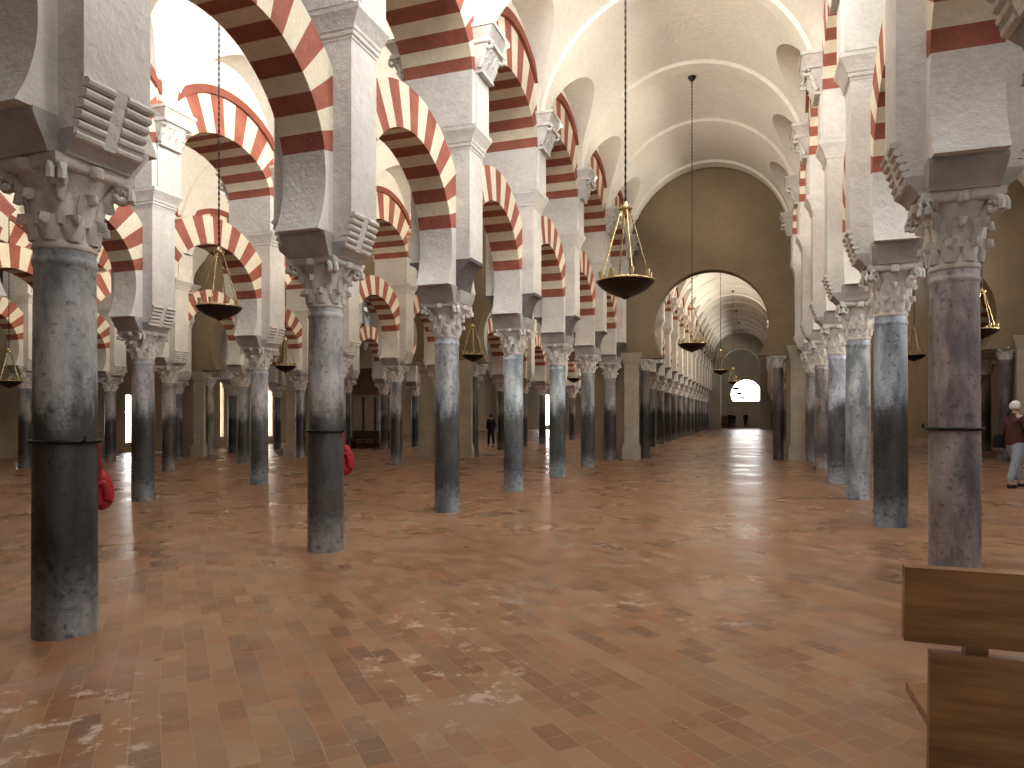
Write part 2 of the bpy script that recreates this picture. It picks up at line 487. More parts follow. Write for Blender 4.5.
def m_lower_arch():
    bm = bmesh.new()
    ring(bm, lambda a: (-RI*cos(a), ZC+RI*sin(a)), lambda a: clip(-(RI+DEPTH)*cos(a), ZC+(RI+DEPTH)*sin(a), ZC, S0/2), PHI0, pi-PHI0, 17, 3, -XH_LOW, XH_LOW)
    return finish('lower_arch', bm, [M_RED, M_CREAM], 25)

def up_in(a): return (-AU*cos(a), ZU+BU*sin(a))
def up_out(a): return clip(-AO*cos(a), ZU+BO*sin(a), ZU, S0/2)
def m_upper_ring():
    bm = bmesh.new()
    ring(bm, up_in, up_out, R(3), pi-R(3), 15, 4, -XH_UP, XH_UP)
    return finish('voussoir_ring', bm, [M_RED, M_CREAM], 25)

def m_archivolt():
    bm = bmesh.new()
    n = 30; a0 = R(36)
    for x0, x1 in ((XH_UP-.05, XH_UP+.07), (-XH_UP-.07, -XH_UP+.05)):
        prev = None
        for i in range(n+1):
            a = a0+(pi-2*a0)*i/n
            P = []
            for d in (0., .17):
                y, z = -(AO+d)*cos(a), ZU+(BO+d)*sin(a)
                y, z = clip(y, z, ZU, S0/2)
                P.append((y, z))
            cur = [bm.verts.new((x0, *P[0])), bm.verts.new((x1, *P[0])), bm.verts.new((x1, *P[1])), bm.verts.new((x0, *P[1]))]
            if prev:
                for k in range(4): face(bm, (prev[k], prev[(k+1)%4], cur[(k+1)%4], cur[k]))
            else: face(bm, cur[::-1])
            prev = cur
        face(bm, prev)
    return finish('archivolt', bm, M_ARCHIVOLT, 30)

def m_spandrel():
    bm = bmesh.new()
    pts = []
    n = 36
    for i in range(n+1):
        a = R(3)+(pi-R(6))*i/n
        y, z = up_out(a)
        if abs(y) < S0/2-.001: pts.append((y, z))
    y0, z0 = pts[0]; y1, z1 = pts[-1]
    zs = ZU+BO*math.sqrt(1-(S0/2/AO)**2)
    poly = [(-S0/2, zs)]+pts+[(S0/2, zs), (S0/2, Z_TOP), (-S0/2, Z_TOP)]
    prism_x(bm, poly, -XH_UP+.012, XH_UP-.012)
    return finish('spandrel', bm, M_VAULT, 30)

def m_band():
    bm = bmesh.new()
    n = 28
    tube(bm, [(.222*cos(2*pi*i/n), .222*sin(2*pi*i/n), 0) for i in range(n)], .016, 8, closed=True)
    return finish('iron_band', bm, M_IRON, 60)

def m_hook(a):
    bm = bmesh.new()
    u = Vector((cos(a), sin(a), 0))
    tube(bm, [u*.225, u*.26, u*.275+Vector((0,0,.02)), u*.27+Vector((0,0,.045))], [.012,.011,.014,.008], 7)
    return finish('hook', bm, M_IRON, 60)

ME = dict(pier_body_cut=m_pier_body_cut(), impost_short=m_impost_short(), shaft=m_shaft(), capital=m_capital(), impost=m_impost(), springer=m_springer(), pier_body=m_pier_body(),
          corbel_a=m_corbel(1), corbel_b=m_corbel(-1), console_a=m_console(1), console_b=m_console(-1), cornice=m_cornice(), upper_block=m_upper_block(),
          pil_a=m_pilaster(1), pil_b=m_pilaster(-1), pcap_a=m_pilaster_capital(1), pcap_b=m_pilaster_capital(-1),
          lower=m_lower_arch(), ring=m_upper_ring(), archivolt=m_archivolt(), spandrel=m_spandrel(), band=m_band())

# ------------------------------------------------------------------ arcades
GREYS = [(.31,.32,.33,1.), (.27,.29,.31,1.), (.33,.33,.32,1.), (.24,.26,.28,1.), (.30,.27,.26,1.), (.20,.20,.20,1.)]
WORD = {}
def column(x, t, z0, s, colr, label, group, band=None, xy=1., kf=1., impost='impost'):
    c = thing('marble_column', label, 'column', (x, t, z0), (0,0,0), (xy, xy, s), group)
    sh = link('shaft', ME['shaft'], c, scale=(1,1,kf)); sh.color = colr; sh.rotation_euler.z = random.uniform(0, 6)
    link('capital', ME['capital'], c, (0,0,2.83*kf), scale=(1,1,(Z_IMP0-2.83*kf)/.55))
    if impost: link('impost', ME[impost], c, (0,0,Z_IMP0))
    if band is not None:
        b = link('iron_band', ME['band'], c, (0,0,band[0]))
        for a in band[1:]: link('hook', m_hook(a), b)
    return c

def pier(x, t, z0, s, label, group, sides='ab', console=False):
    p = thing('arcade_pier', label, 'pier', (x, t, z0), (0,0,0), (1,1,s), group)
    link('springer', ME['springer'], p); link('pier_body', ME['pier_body_cut' if console else 'pier_body'], p); link('cornice', ME['cornice'], p)
    link('upper_block', ME['upper_block'], p)
    for q in sides:
        if console: link('console', ME['console_'+q], p)
        else: link('roll_corbel', ME['corbel_'+q], p)
        pl = link('pilaster', ME['pil_'+q], p); link('pilaster_capital', ME['pcap_'+q], pl)
    return p

def lower_arch(x, ta, tb, z0, s, label, group):
    o = link('lower_arch', ME['lower'], None, (x, (ta+tb)/2, z0), (0,0,0), (1, (tb-ta)/S0, s))
    return tag(o, label, 'arch', group)

def upper_arch(x, ta, tb, z0, s, label, group):
    a = thing('upper_arch', label, 'arch', (x, (ta+tb)/2, z0), (0,0,0), (1, (tb-ta)/S0, s), group)
    link('voussoir_ring', ME['ring'], a); link('archivolt', ME['archivolt'], a); link('spandrel', ME['spandrel'], a)
    return a

SKIP = {('L3', 'c', -2), ('L3', 'p', -2), ('L3', 'u', -1)}
def arcade(key, x, ts, s, where, first=0, cols=None, words=None, bands=None, sides='ab', grp=None, count0=0):
    """columns, piers and arches along one line; 'first' is the index of the first column the photograph shows"""
    z0 = zf(x)
    grp = grp or where
    for i, t in enumerate(ts):
        n = i-first
        who = ORD[n] if n >= 0 else None
        c = (cols or {}).get(n) or GREYS[(i*5+len(key)*3) % len(GREYS)]
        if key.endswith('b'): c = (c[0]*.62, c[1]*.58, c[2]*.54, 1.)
        w = (words or {}).get(n, 'grey marble column')
        if n >= 0:
            if (key, 'c', n) not in SKIP:
                column(x, t, z0, s, c, f'{w}, {who} {where}', f'columns of the {grp}', (bands or {}).get(n), impost='impost_short' if key in ('L1', 'L1b') and (n >= 2 or key == 'L1b') else 'impost', kf=.965 if key == 'R' else .98 if (key, n) == ('L1', 0) else 1.)
        elif (key, 'c', n) not in SKIP:
            column(x, t, z0, s, c, f'{w}, before first one {where}', f'columns of the {grp}')
        pl = f'white plaster pier over the {who} column {where}' if n >= 0 else f'white plaster pier before first column {where}'
        if (key, 'p', n) not in SKIP: pier(x, t, z0, s, pl, f'piers of the {grp}', sides, key in ('L1', 'L1b') and (n >= 2 or key == 'L1b'))
        if i:
            pw = ORD[n-1] if n >= 1 else None
            span = f'{pw} to {who} column' if n >= 1 else 'ahead of first column'
            if n < 0: span = 'two bays ahead of first column'
            if (key, 'l', n) not in SKIP: lower_arch(x, ts[i-1], t, z0, s, f'striped lower arch, {span} {where}', f'lower arches of the {grp}')
            if (key, 'u', n) not in SKIP: upper_arch(x, ts[i-1], t, z0, s, f'striped upper arch, {span} {where}', f'upper arches of the {grp}')

G0 = 3.63
grid = [G0+3.367*i for i in range(-2, 7)]
ts_L1 = [.30, 3.685, 6.94, 10.33, 13.65, 17.05, 20.47, 23.84]
ts_R = [4.2, 7.30, 10.44, 13.55, 16.76, 20.30, 23.84]
ts2 = [27.2+3.37*j for j in range(15)]

arcade('L1', XL1, ts_L1, 1., 'in the arcade left of the nave', 1,
       {0: (.42,.43,.43,1.), 1: (.38,.38,.37,.95), 2: (.42,.45,.48,1.), 3: (.44,.51,.54,.95), 4: (.42,.48,.51,1.), 5: (.30,.32,.31,1.), 6: (.26,.24,.22,1.)},
       {0: 'mottled grey marble column with iron band', 1: 'grey marble column with iron band', 2: 'blue-grey marble column, dark below', 3: 'pale greenish-blue marble column',
        4: 'pale blue-grey marble column', 5: 'dark green-grey marble column', 6: 'brownish grey marble column by the cross wall'},
       {0: (1.40, -.2, 2.4), 1: (1.40, 2.4, -.1)}, grp='arcade left of the nave')
arcade('R', XR, ts_R, 1.025, 'in the arcade behind the pew', 1,
       {0: (.40,.34,.35,.28), 1: (.34,.39,.44,1.), 2: (.46,.50,.53,.45), 3: (.42,.44,.52,.95), 4: (.36,.32,.32,.7), 5: (.30,.27,.26,.8)},
       {0: 'pinkish marble column with iron band', 1: 'dark slate-blue marble column', 2: 'pale blue-grey scratched marble column', 3: 'lilac marble column, dark below', 4: 'purplish marble column', 5: 'dark brown marble column'},
       {0: (1.335, 2.5, .35)}, grp='arcade behind the pew')
arcade('L2', XL2, grid[3:], .975, 'in the second arcade to the left', 1, {0: (.38,.38,.39,.95), 1: (.48,.50,.53,.9)},
       {0: 'grey marble column, dark below', 1: 'pale blue-white marble column'}, grp='second arcade to the left')
arcade('L3', XL3, grid[4:], .98, 'in the third arcade to the left', 2, grp='third arcade to the left')
arcade('L4', XL4, grid[5:], .98, 'in the fourth arcade to the left', 1, grp='fourth arcade to the left')
arcade('L1b', XL1, ts2, 1., 'of the left nave arcade beyond the cross wall', 1, grp='left arcade beyond the cross wall')
arcade('Rb', XR, ts2, 1.025, 'of the right nave arcade beyond the cross wall', 0, grp='right arcade beyond the cross wall')
arcade('L2b', XL2, ts2[:7], .975, 'of the second arcade beyond the cross wall', 0, grp='second arcade beyond the cross wall')
arcade('L3b', XL3, ts2[:3], .98, 'of the third arcade beyond the cross wall', 0, grp='third arcade beyond the cross wall')
arcade('L4b', XL4, ts2[:2], .98, 'of the fourth arcade beyond the cross wall', 0, grp='fourth arcade beyond the cross wall')
arcade('R2b', XR2, ts2[:2], 1.02, 'of the far right arcade beyond the cross wall', 1, grp='far right arcade beyond the cross wall')

# ------------------------------------------------------------------ vaults
VN = [0]
def vault(xa, xb, ts, y0, y1, zs, za, ribs=True, lun_top=9.12, s=1.):
    """barrel vault with a side lunette over every bay"""
    c, h = (xa+xb)/2, (xb-xa)/2
    ys = []
    bounds = [t for t in ts if y0 < t < y1]
    edges = [y0]+bounds+[y1]
    for a, b in zip(edges, edges[1:]):
        n = max(2, int((b-a)/.10))
        ys += [a+(b-a)*i/n for i in range(n)]
    ys.append(y1)
    def lun(y):
        k = 0
        full = [ts[0]-S0]+list(ts)+[ts[-1]+S0]
        for a, b in zip(full, full[1:]):
            if a <= y <= b:
                q = (y-(a+b)/2)/((b-a)/2)
                q = abs(q)/.85
                return zs+.2+(lun_top-zs-.2)*math.sqrt(1-q**2.0) if q < 1 else -9
        return -9
    bm = bmesh.new()
    V = []
    nb, nl = 26, 7
    for y in ys:
        l = lun(y); row = []
        ag = math.asin(min(.999, max(0., (l-zs)/(za-zs)))) if l > zs else 0.   # angle of the groin between barrel and lunette
        xg = h*cos(ag)
        half = [(h+(xg-h)*i/nl, max(l, zs)) for i in range(nl)]
        half += [(h*cos(ag+(pi/2-ag)*i/nb), zs+(za-zs)*sin(ag+(pi/2-ag)*i/nb)) for i in range(nb+1)]
        full = [(-x, z) for x, z in half]+[(x, z) for x, z in half[::-1][1:]]
        V.append([bm.verts.new((c+x, y, z)) for x, z in full])
    nx = len(V[0])-1
    for j in range(len(ys)-1):
        for i in range(nx): face(bm, (V[j][i], V[j][i+1], V[j+1][i+1], V[j+1][i]))
    T = []
    for row in V: T.append([bm.verts.new((v.co.x, v.co.y, max(v.co.z, zs+1.2)+.3)) for v in row])
    for j in range(len(ys)-1):
        for i in range(nx): face(bm, (T[j][i], T[j+1][i], T[j+1][i+1], T[j][i+1]))
    struct('ceiling', finish('ceiling', bm, M_VAULT, 24))
    if ribs:
        for t in bounds:
            VN[0] += 1
            bm = bmesh.new(); prev = None
            for i in range(41):
                a = R(5)+(pi-R(10))*i/40
                ro, ri = 1.01, .972
                P = [(c-h*k*cos(a), zs+(za-zs)*k*sin(a)) for k in (ri, ro)]
                cur = [bm.verts.new((P[0][0], t-.17, P[0][1])), bm.verts.new((P[0][0], t+.17, P[0][1])), bm.verts.new((P[1][0], t+.2, P[1][1])), bm.verts.new((P[1][0], t-.2, P[1][1]))]
                if prev:
                    for k in range(4): face(bm, (prev[k], prev[(k+1)%4], cur[(k+1)%4], cur[k]))
                else: face(bm, cur[::-1])
                prev = cur
            face(bm, prev)
            struct(f'trim_{VN[0]}', finish('vault_rib', bm, M_VAULT, 30))

HU = XH_UP-.02
Y_BACK = -4.5
vault(XL1+HU, XR-HU, ts_L1, Y_BACK, T_WALL0+.05, 7.2, 10.0)
vault(XL2+HU, XL1-HU, grid, Y_BACK, T_WALL0+.05, 7.35, 9.9)
vault(XL3+HU, XL2-HU, grid, Y_BACK, T_WALL0+.05, 7.2, 9.7)
vault(XL4+HU, XL3-HU, grid, Y_BACK, T_WALL0+.05, 7.1, 9.6, False)
vault(-31., XL4-HU, grid, Y_BACK, T_WALL0+.05, 7.0, 9.5, False)
vault(XR+HU, XR2-HU, ts_R, Y_BACK, T_WALL0+.05, 7.5, 10.1, False)
vault(XL1+HU, XR-HU, ts2, T_WALL1-.05, T_END+.2, 7.45, 10.0)
vault(XL2+HU, XL1-HU, ts2, T_WALL1-.05, T_END, 7.35, 9.9, False)
vault(XL3+HU, XL2-HU, ts2, T_WALL1-.05, T_END, 7.2, 9.7, False)
vault(XL4+HU, XL3-HU, ts2, T_WALL1-.05, T_END, 7.1, 9.6, False)
vault(-31., XL4-HU, ts2, T_WALL1-.05, T_END, 7.0, 9.5, False)
vault(XR+HU, XR2-HU, ts2, T_WALL1-.05, T_END, 7.5, 10.1, False)

# ------------------------------------------------------------------ floor and outer walls
bm = bmesh.new()
xs = (-31.3, 9.6)
lo = [(x, y, zf(x)) for x, y in ((xs[0], -6.), (xs[1], -6.), (xs[1], T_END+.5), (xs[0], T_END+.5))]
a = [bm.verts.new(p) for p in lo]; b = [bm.verts.new((p[0], p[1], p[2]-.3)) for p in lo]
face(bm, a); face(bm, b[::-1])
for i in range(4): face(bm, (a[i], b[i], b[(i+1)%4], a[(i+1)%4]))
struct('floor', finish('floor', bm, M_FLOOR))

def wall_box(name, lo, hi, mat=M_TAN):
    bm = bmesh.new(); box(bm, lo, hi); return struct(name, finish(name, bm, mat))
wall_box('wall_right', (9.0, Y_BACK, -.2), (9.6, T_END, 10.6))  # simple wall put up to block light beside the right aisle

wall_box('wall_back', (-31.6, Y_BACK-.5, -.8), (XR+.6, Y_BACK, 10.6))  # unseen wall added to keep daylight out except at the right aisle

# left wall with tall daylight openings
slits = [(22.2, .34, .15, 4.0), (27.6, .6, .1, 2.6), (34.2, .3, .2, 4.2), (38.6, .6, .1, 3.8)]
bm = bmesh.new()
yy = Y_BACK
for t, w, z0, z1 in slits:
    box(bm, (-31.6, yy, -.8), (-31., t-w/2, 10.4)); box(bm, (-31.6, t-w/2, -.8), (-31., t+w/2, z0)); box(bm, (-31.6, t-w/2, z1), (-31., t+w/2, 10.4))
    yy = t+w/2
box(bm, (-31.6, yy, -.8), (-31., T_END, 10.4))
struct('wall_left', finish('wall_left', bm, M_TAN))
for k, (t, w, z0, z1) in enumerate(slits):
    bm = bmesh.new(); box(bm, (-31.45, t-w/2, z0), (-31.40, t+w/2, z1))
    struct(f'window_{k+2}', finish('window_pane', bm, M_SLIT))

def cross_panel(xa, xb, y0, y1, c=None, wl=2.45, ra=1.9, zc=4.62, zs=3.55, mat=M_TAN, top=10.5, plain=False, plug=None):
    c = (xa+xb)/2 if c is None else c
    zb = zf(min(xa, xb))-.1
    bm = bmesh.new()
    n = 40
    if plain:
        pts = [(c-ra, zb)]+[(c-ra*cos(pi*i/n), zc+ra*sin(pi*i/n)) for i in range(n+1)]+[(c+ra, zb)]
    else:
        lo = -math.asin((zc-zs)/ra)
        pts = [(c-wl, zb), (c-wl, zs)]
        for i in range(n+1):
            a = lo+(pi-2*lo)*i/n
            pts.append((c-ra*cos(a), zc+ra*sin(a)))
        pts += [(c+wl, zs), (c+wl, zb)]
    poly = [(xa, zb)]+pts+[(xb, zb), (xb, top), (xa, top)]
    prism_y(bm, poly, y0, y1)
    return finish('wall_cross', bm, mat, 25)

AISLES = [(-31., XL4), (XL4, XL3), (XL3, XL2), (XL2, XL1), (XL1, XR), (XR, 9.1)]
AC = [None, None, None, None, -1.47, 4.95]
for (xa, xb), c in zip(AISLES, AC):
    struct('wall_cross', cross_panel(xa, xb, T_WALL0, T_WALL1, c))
# second cross wall with one taller round arch, then the end wall with its bright lunette
struct('wall_far', cross_panel(XL1-.6, XR+.6, 74.6, 75.6, -1.45, ra=1.9, zc=6.4, plain=True, mat=M_END))
XW, RW, ZW, ZWB = -.95, 1.58, 3.82, 3.05
bm = bmesh.new()
lo = -math.asin((ZW-ZWB)/RW); n = 40
arc = [(XW-RW*cos(lo+(pi-2*lo)*i/n), ZW+RW*sin(lo+(pi-2*lo)*i/n)) for i in range(n+1)]
zb = -.5
prism_y(bm, [(-31., zb), (XW, zb), (XW, ZWB)]+arc[:1]+arc[1:n//2+1]+[(XW, 10.6), (-31., 10.6)], T_END, T_END+.5)
prism_y(bm, [(9.1, zb), (9.1, 10.6), (XW, 10.6)]+arc[n//2:]+[(XW, ZWB), (XW, zb)], T_END, T_END+.5)
struct('wall_end', finish('wall_end', bm, M_END, 25))
bm = bmesh.new(); prism_y(bm, arc, T_END+.3, T_END+.34)
struct('window_1', finish('window_pane', bm, M_PANE, 25))

bm = bmesh.new(); box(bm, (-24.65, T_END-.04, .3), (-23.75, T_END-.01, 3.9)); struct('window_6', finish('window_pane', bm, M_SLIT))
# pale pilasters on the piers of the cross wall, and small columns in its arch jambs
def wall_pilaster(x, w, label):
    z0 = zf(x)
    p = thing('wall_pilaster', label, 'pilaster', (x, T_WALL0, z0), group='pilasters on the cross wall')
    bm = bmesh.new(); box(bm, (-w/2, -.14, .55), (w/2, .02, 3.35)); link('shaft', finish('pilaster_shaft', bm, M_STONE, 30, .012), p)
    bm = bmesh.new()
    box(bm, (-w/2-.07, -.24, -.03), (w/2+.07, .02, .42)); box(bm, (-w/2-.04, -.19, .42), (w/2+.04, .02, .55))
    link('base', finish('pilaster_base', bm, M_STONE, 30, .015), p)
    bm = bmesh.new()
    frustum(bm, [(3.33, w/2+.01, .16), (3.42, w/2+.05, .2), (3.5, w/2+.05, .2), (3.66, w/2+.12, .27), (3.74, w/2+.12, .27)], cy=.02)
    link('cap', finish('pilaster_cap', bm, M_STONE, 30), p)
for x, w, lab in ((-4.10, .5, 'pale stone pilaster on the cross wall, left edge of the nave arch'), (1.38, .56, 'pale stone pilaster on the cross wall, right edge of the nave arch'),
                  (XL2+.85, .55, 'pale pilaster on cross wall pier after the second arcade, nave side'), (XL2-.75, .55, 'pale pilaster on cross wall pier after the second arcade, outer side'),
                  (XL3-.75, .55, 'pale pilaster on cross wall pier after the third arcade, outer side'),
                  (XL4+.75, .55, 'pale pilaster on cross wall pier after the fourth arcade, nave side'),
                  (7.6, .55, 'pale pilaster on the cross wall, beyond the walking visitor')):
    wall_pilaster(x, w, lab)
JN = ['outermost left arch', 'third arch left of the nave', 'second arch left of the nave', 'first arch left of the nave', 'nave arch', 'arch right of the nave']
for k, ((xa, xb), c) in enumerate(zip(AISLES, AC)):
    if k == 0: continue
    c = (xa+xb)/2 if c is None else c
    for s, side in ((-1, 'left'), (1, 'right')):
        column(c+s*2.2, T_WALL0+.27, zf(c), 1.03, (.14,.12,.105,.8) if k in (3, 4, 5) else (.36,.33,.29,.5),
               f'slim column in the {side} jamb of the {JN[k]}, cross wall', 'jamb columns of the cross wall', xy=.8, kf=1.06, impost=False)

# ------------------------------------------------------------------ hanging lamps
def m_bowl():
    bm = bmesh.new()
    prof = [(.012,-.185),(.035,-.178),(.06,-.16),(.11,-.145),(.20,-.105),(.28,-.055),(.33,-.005),(.345,.03),(.335,.03),(.27,-.04),(.18,-.085),(.08,-.12),(.01,-.13)]
    lathe(bm, prof, 40); return finish('bowl', bm, M_BRONZE, 50)
def m_rim():
    bm = bmesh.new(); n = 40
    tube(bm, [(.345*cos(2*pi*i/n), .345*sin(2*pi*i/n), .032) for i in range(n)], .013, 8, closed=True)
    return finish('rim', bm, M_BRASS, 60)
def m_cup():
    bm = bmesh.new(); lathe(bm, [(.012,0),(.022,.01),(.028,.06),(.033,.11),(.030,.11),(.02,.02)], 12); return finish('oil_cup', bm, M_GLASSCUP, 50)
def chain_mesh(p, q, r=.011, step=.055, mat=M_BRASS):
    bm = bmesh.new(); p, q = Vector(p), Vector(q); n = max(3, int((q-p).length/step)*2)
    tube(bm, [p+(q-p)*i/n for i in range(n+1)], [r*(1.25 if i % 2 else .6) for i in range(n+1)], 6)
    return finish('chain', bm, mat, 60)
def m_crown():
    bm = bmesh.new(); lathe(bm, [(.01,-.03),(.05,-.015),(.085,0),(.085,.02),(.05,.03),(.03,.07),(.012,.10)], 18); return finish('crown_plate', bm, M_BRASS, 45)
LM = dict(bowl=m_bowl(), rim=m_rim(), cup=m_cup(), crown=m_crown())
LM['chains'] = [chain_mesh((.31*cos(a), .31*sin(a), .03), (.055*cos(a), .055*sin(a), .90)) for a in [R(20)+k*pi/2 for k in range(4)]]
def lamp(x, t, z, ztop, label):
    """z is the height of the bowl's rim"""
    L_ = thing('hanging_lamp', label, 'lamp', (x, t, z), (0,0,random.uniform(-.2,.2)), group='hanging bowl lamps')
    link('bowl', LM['bowl'], L_)
    rm = link('rim', LM['rim'], L_)
    for k in range(8):
        a = k*pi/4+.3
        link('oil_cup', LM['cup'], rm, (.30*cos(a), .30*sin(a), .03))
    for c in LM['chains']: link('chain', c, L_)
    link('crown_plate', LM['crown'], L_, (0,0,.90))
    link('rod', chain_mesh((0,0,.98), (0,0,ztop-z), .014, .09, M_BRONZE), L_)
    bm = bmesh.new(); lathe(bm, [(.02,-.10),(.06,-.06),(.10,0),(.10,.04)], 16); link('ceiling_hook', finish('ceiling_hook', bm, M_BRONZE), L_, (0,0,ztop-z))

CA, SA = cos(math.atan(243/690)), sin(math.atan(243/690))
def at(px, zc):
    """world x, y of the vertical through image column px at depth zc"""
    xc = (px-512)/690*zc
    return xc*CA-zc*SA, xc*SA+zc*CA
NAVE_X = -1.48
def lamp_on(px, py, xline, ztop, label):
    """hang a lamp on the aisle's centre line where it reads at this image column"""
    k = (px-512)/690
    zc = xline/(k*CA-SA)
    x, t = at(px, zc)
    lamp(x, t, EYE+(414-py)/690*zc, ztop, label)
lamp_on(625.5, 284, NAVE_X, 9.99, 'largest bronze bowl lamp hanging over the nave before the cross wall')
lamp_on(692, 345, NAVE_X, 9.97, 'bronze bowl lamp hung just before the nave arch, second along the nave')
lamp_on(720.5, 371, NAVE_X, 9.97, 'bronze bowl lamp seen through the nave arch, third along the nave')
for px, py, zc, lab in ((733, 382, 47., 'small bronze bowl lamp, fourth along the nave'), (736, 388, 56., 'tiny bowl lamp before the bright window, fifth along the nave'),
                        (739, 393, 63., 'tiny bowl lamp before the bright window, sixth along the nave'), (742, 397.5, 69., 'tiny bowl lamp before the bright window, seventh along the nave')):
    x, t = at(px, zc); lamp(x, t, EYE+(414-py)/690*zc, 9.97, lab)
AX1, AX2, AX3 = (XL1+XL2)/2, (XL2+XL3)/2, (XL3+XL4)/2
lamp_on(219, 309, AX1, 9.85, 'large bronze bowl lamp in the aisle behind the first arcade, near the banded column')
lamp_on(473, 356, AX1, 9.85, 'bowl lamp seen right of the blue-grey column, in the first side aisle')
lamp_on(574, 379, AX1, 9.85, 'small bowl lamp in the first side aisle, beyond the cross wall')
lamp_on(285.5, 367, AX2, 9.65, 'bowl lamp in the second side aisle beside the pale blue-white column')
lamp_on(9, 382, AX3, 9.55, 'small bowl lamp in the third side aisle at the picture edge')
lamp_on(982, 331, 4.96, 10.0, 'bowl lamp half behind the pinkish column, right side aisle')
lamp_on(914, 356, 4.96, 10.0, 'small bowl lamp between the pinkish and slate-blue columns')

# ------------------------------------------------------------------ pew
pew = thing('pew', 'brown wooden pew seen from behind, cut by the picture edge', 'bench', (0,0,0))
def board(name, lo, hi, tilt=0., mat=M_WOOD, bev=.008):
    bm = bmesh.new()
    c = [(a+b)/2 for a, b in zip(lo, hi)]
    box(bm, [a-m for a, m in zip(lo, c)], [b-m for b, m in zip(hi, c)])
    return link(name, finish(name, bm, mat, 30, bev), pew, c, (tilt, 0, 0))
PX1 = 3.15
board('upper_back_board', (.505, 2.80, .785), (PX1, 2.845, 1.055), R(4))
board('lower_back_board', (.59, 2.83, .28), (PX1-.08, 2.87, .752), R(3))
board('seat', (.60, 2.88, .44), (PX1-.1, 3.30, .478), R(-2))
for x in (.74, 1.85, 2.95):
    board('back_post', (x-.035, 2.85, .36), (x+.035, 2.90, 1.0), R(4))
for x in (.72, 1.85, 2.97):
    zfx = zf(x)
    bm = bmesh.new()
    prism_x(bm, [(2.86, zfx), (2.94, zfx), (2.96, .1+zfx), (3.2, .1+zfx), (3.22, zfx), (3.30, zfx), (3.27, .2+zfx), (3.26, .445), (2.87, .445)], x-.025, x+.025)
    link('leg_frame', finish('leg_frame', bm, M_WOOD, 30, .006), pew)
board('foot_rail', (.72, 3.02, .19), (2.97, 3.08, .25))

# ------------------------------------------------------------------ red rope coils on the banded columns
def rope_coil(cx, cy, z, h, w, label, strap):
    base = Vector((cx, cy)); d = base.normalized(); p = Vector((-d.y, d.x))*-1
    c = base+p*.232+d*.10
    o = thing('rope_coil', label, 'rope', (c.x, c.y, z), (0,0,math.atan2(p.y, p.x)), group='red coils hung on banded columns')
    bm = bmesh.new()
    for k in range(9):
        q = (k-4)/4
        dep = .055*q; ww = w*(1-.35*q*q); hh = h*(1-.18*q*q)
        pts = []
        for i in range(28):
            a = 2*pi*i/28
            s = sin(a); pts.append((ww*.5*cos(a)*(1-.30*s), dep, hh*.5*s-(.01*abs(q))))
        tube(bm, pts, .017, 7, closed=True)
    for k in range(5):
        q = (k-2)/2
        pts = [(w*.24*cos(2*pi*i/20)*(1-.3*sin(2*pi*i/20)), .04*q, h*.30*sin(2*pi*i/20)-.02) for i in range(20)]
        tube(bm, pts, .042, 7, closed=True)
    link('coil', finish('coil', bm, M_RED_ROPE, 60), o)
    bm = bmesh.new()
    tube(bm, [(-.01, 0, h*.30), (.0, .012, h*.5+.01), (-.03, 0, strap-.03), (-.038, 0, strap), (-.04, -.012, strap-.03), (-.01, -.014, h*.45), (-.012, 0, h*.28)], .007, 6)
    link('strap', finish('strap', bm, M_RED_ROPE, 60), o)
rope_coil(XL1, 3.685, 1.02, .27, .13, 'red rope coil hung on the nearest banded grey column', .42)
rope_coil(XL1, 6.94, 1.05, .33, .16, 'red rope coil hung on the second banded grey column', .40)

# ------------------------------------------------------------------ chapel screen and bench beyond the cross wall
def place(px, t):
    k = (px-512)/690
    zc = t/(k*SA+CA); return at(px, zc)[0]
x0, x1 = place(352, 32.4), place(400, 32.4)
sc = thing('chapel_screen', 'brown stone screen closing the arch beyond the second side aisle', 'screen', ((x0+x1)/2, 32.4, zf(x0)))
hw = (x1-x0)/2
M_BROWN = plaster('brown_stone', (.22, .12, .075), .75, 1.2)
bm = bmesh.new(); box(bm, (-hw, 0, -.05), (hw, .3, 4.3)); link('screen_wall', finish('screen_wall', bm, M_BROWN), sc)
for k in range(4):
    xx = -hw+(k+.5)*hw/2
    bm = bmesh.new(); frustum(bm, [(.3,.26,.06),(2.7,.26,.06)], cx=xx, cy=-.03); frustum(bm, [(2.7,.32,.1),(2.85,.34,.12)], cx=xx, cy=-.03)
    link('panel', finish('panel', bm, M_STONE, 30, .01), sc)
bx = thing('bench', 'dark wooden bench standing before the brown screen', 'bench', ((x0+x1)/2, 31.7, zf(x0)))
bm = bmesh.new(); box(bm, (-1.1, -.2, .40), (1.1, .22, .46)); link('seat', finish('seat', bm, M_DARKWOOD, 30, .01), bx)
bm = bmesh.new(); box(bm, (-1.1, .2, .5), (1.1, .25, .95)); link('backrest', finish('backrest', bm, M_DARKWOOD, 30, .01), bx)
for x in (-1., 1.):
    bm = bmesh.new(); box(bm, (x-.05, -.2, 0), (x+.05, .25, .62)); link('end_panel', finish('end_panel', bm, M_DARKWOOD, 30, .01), bx)

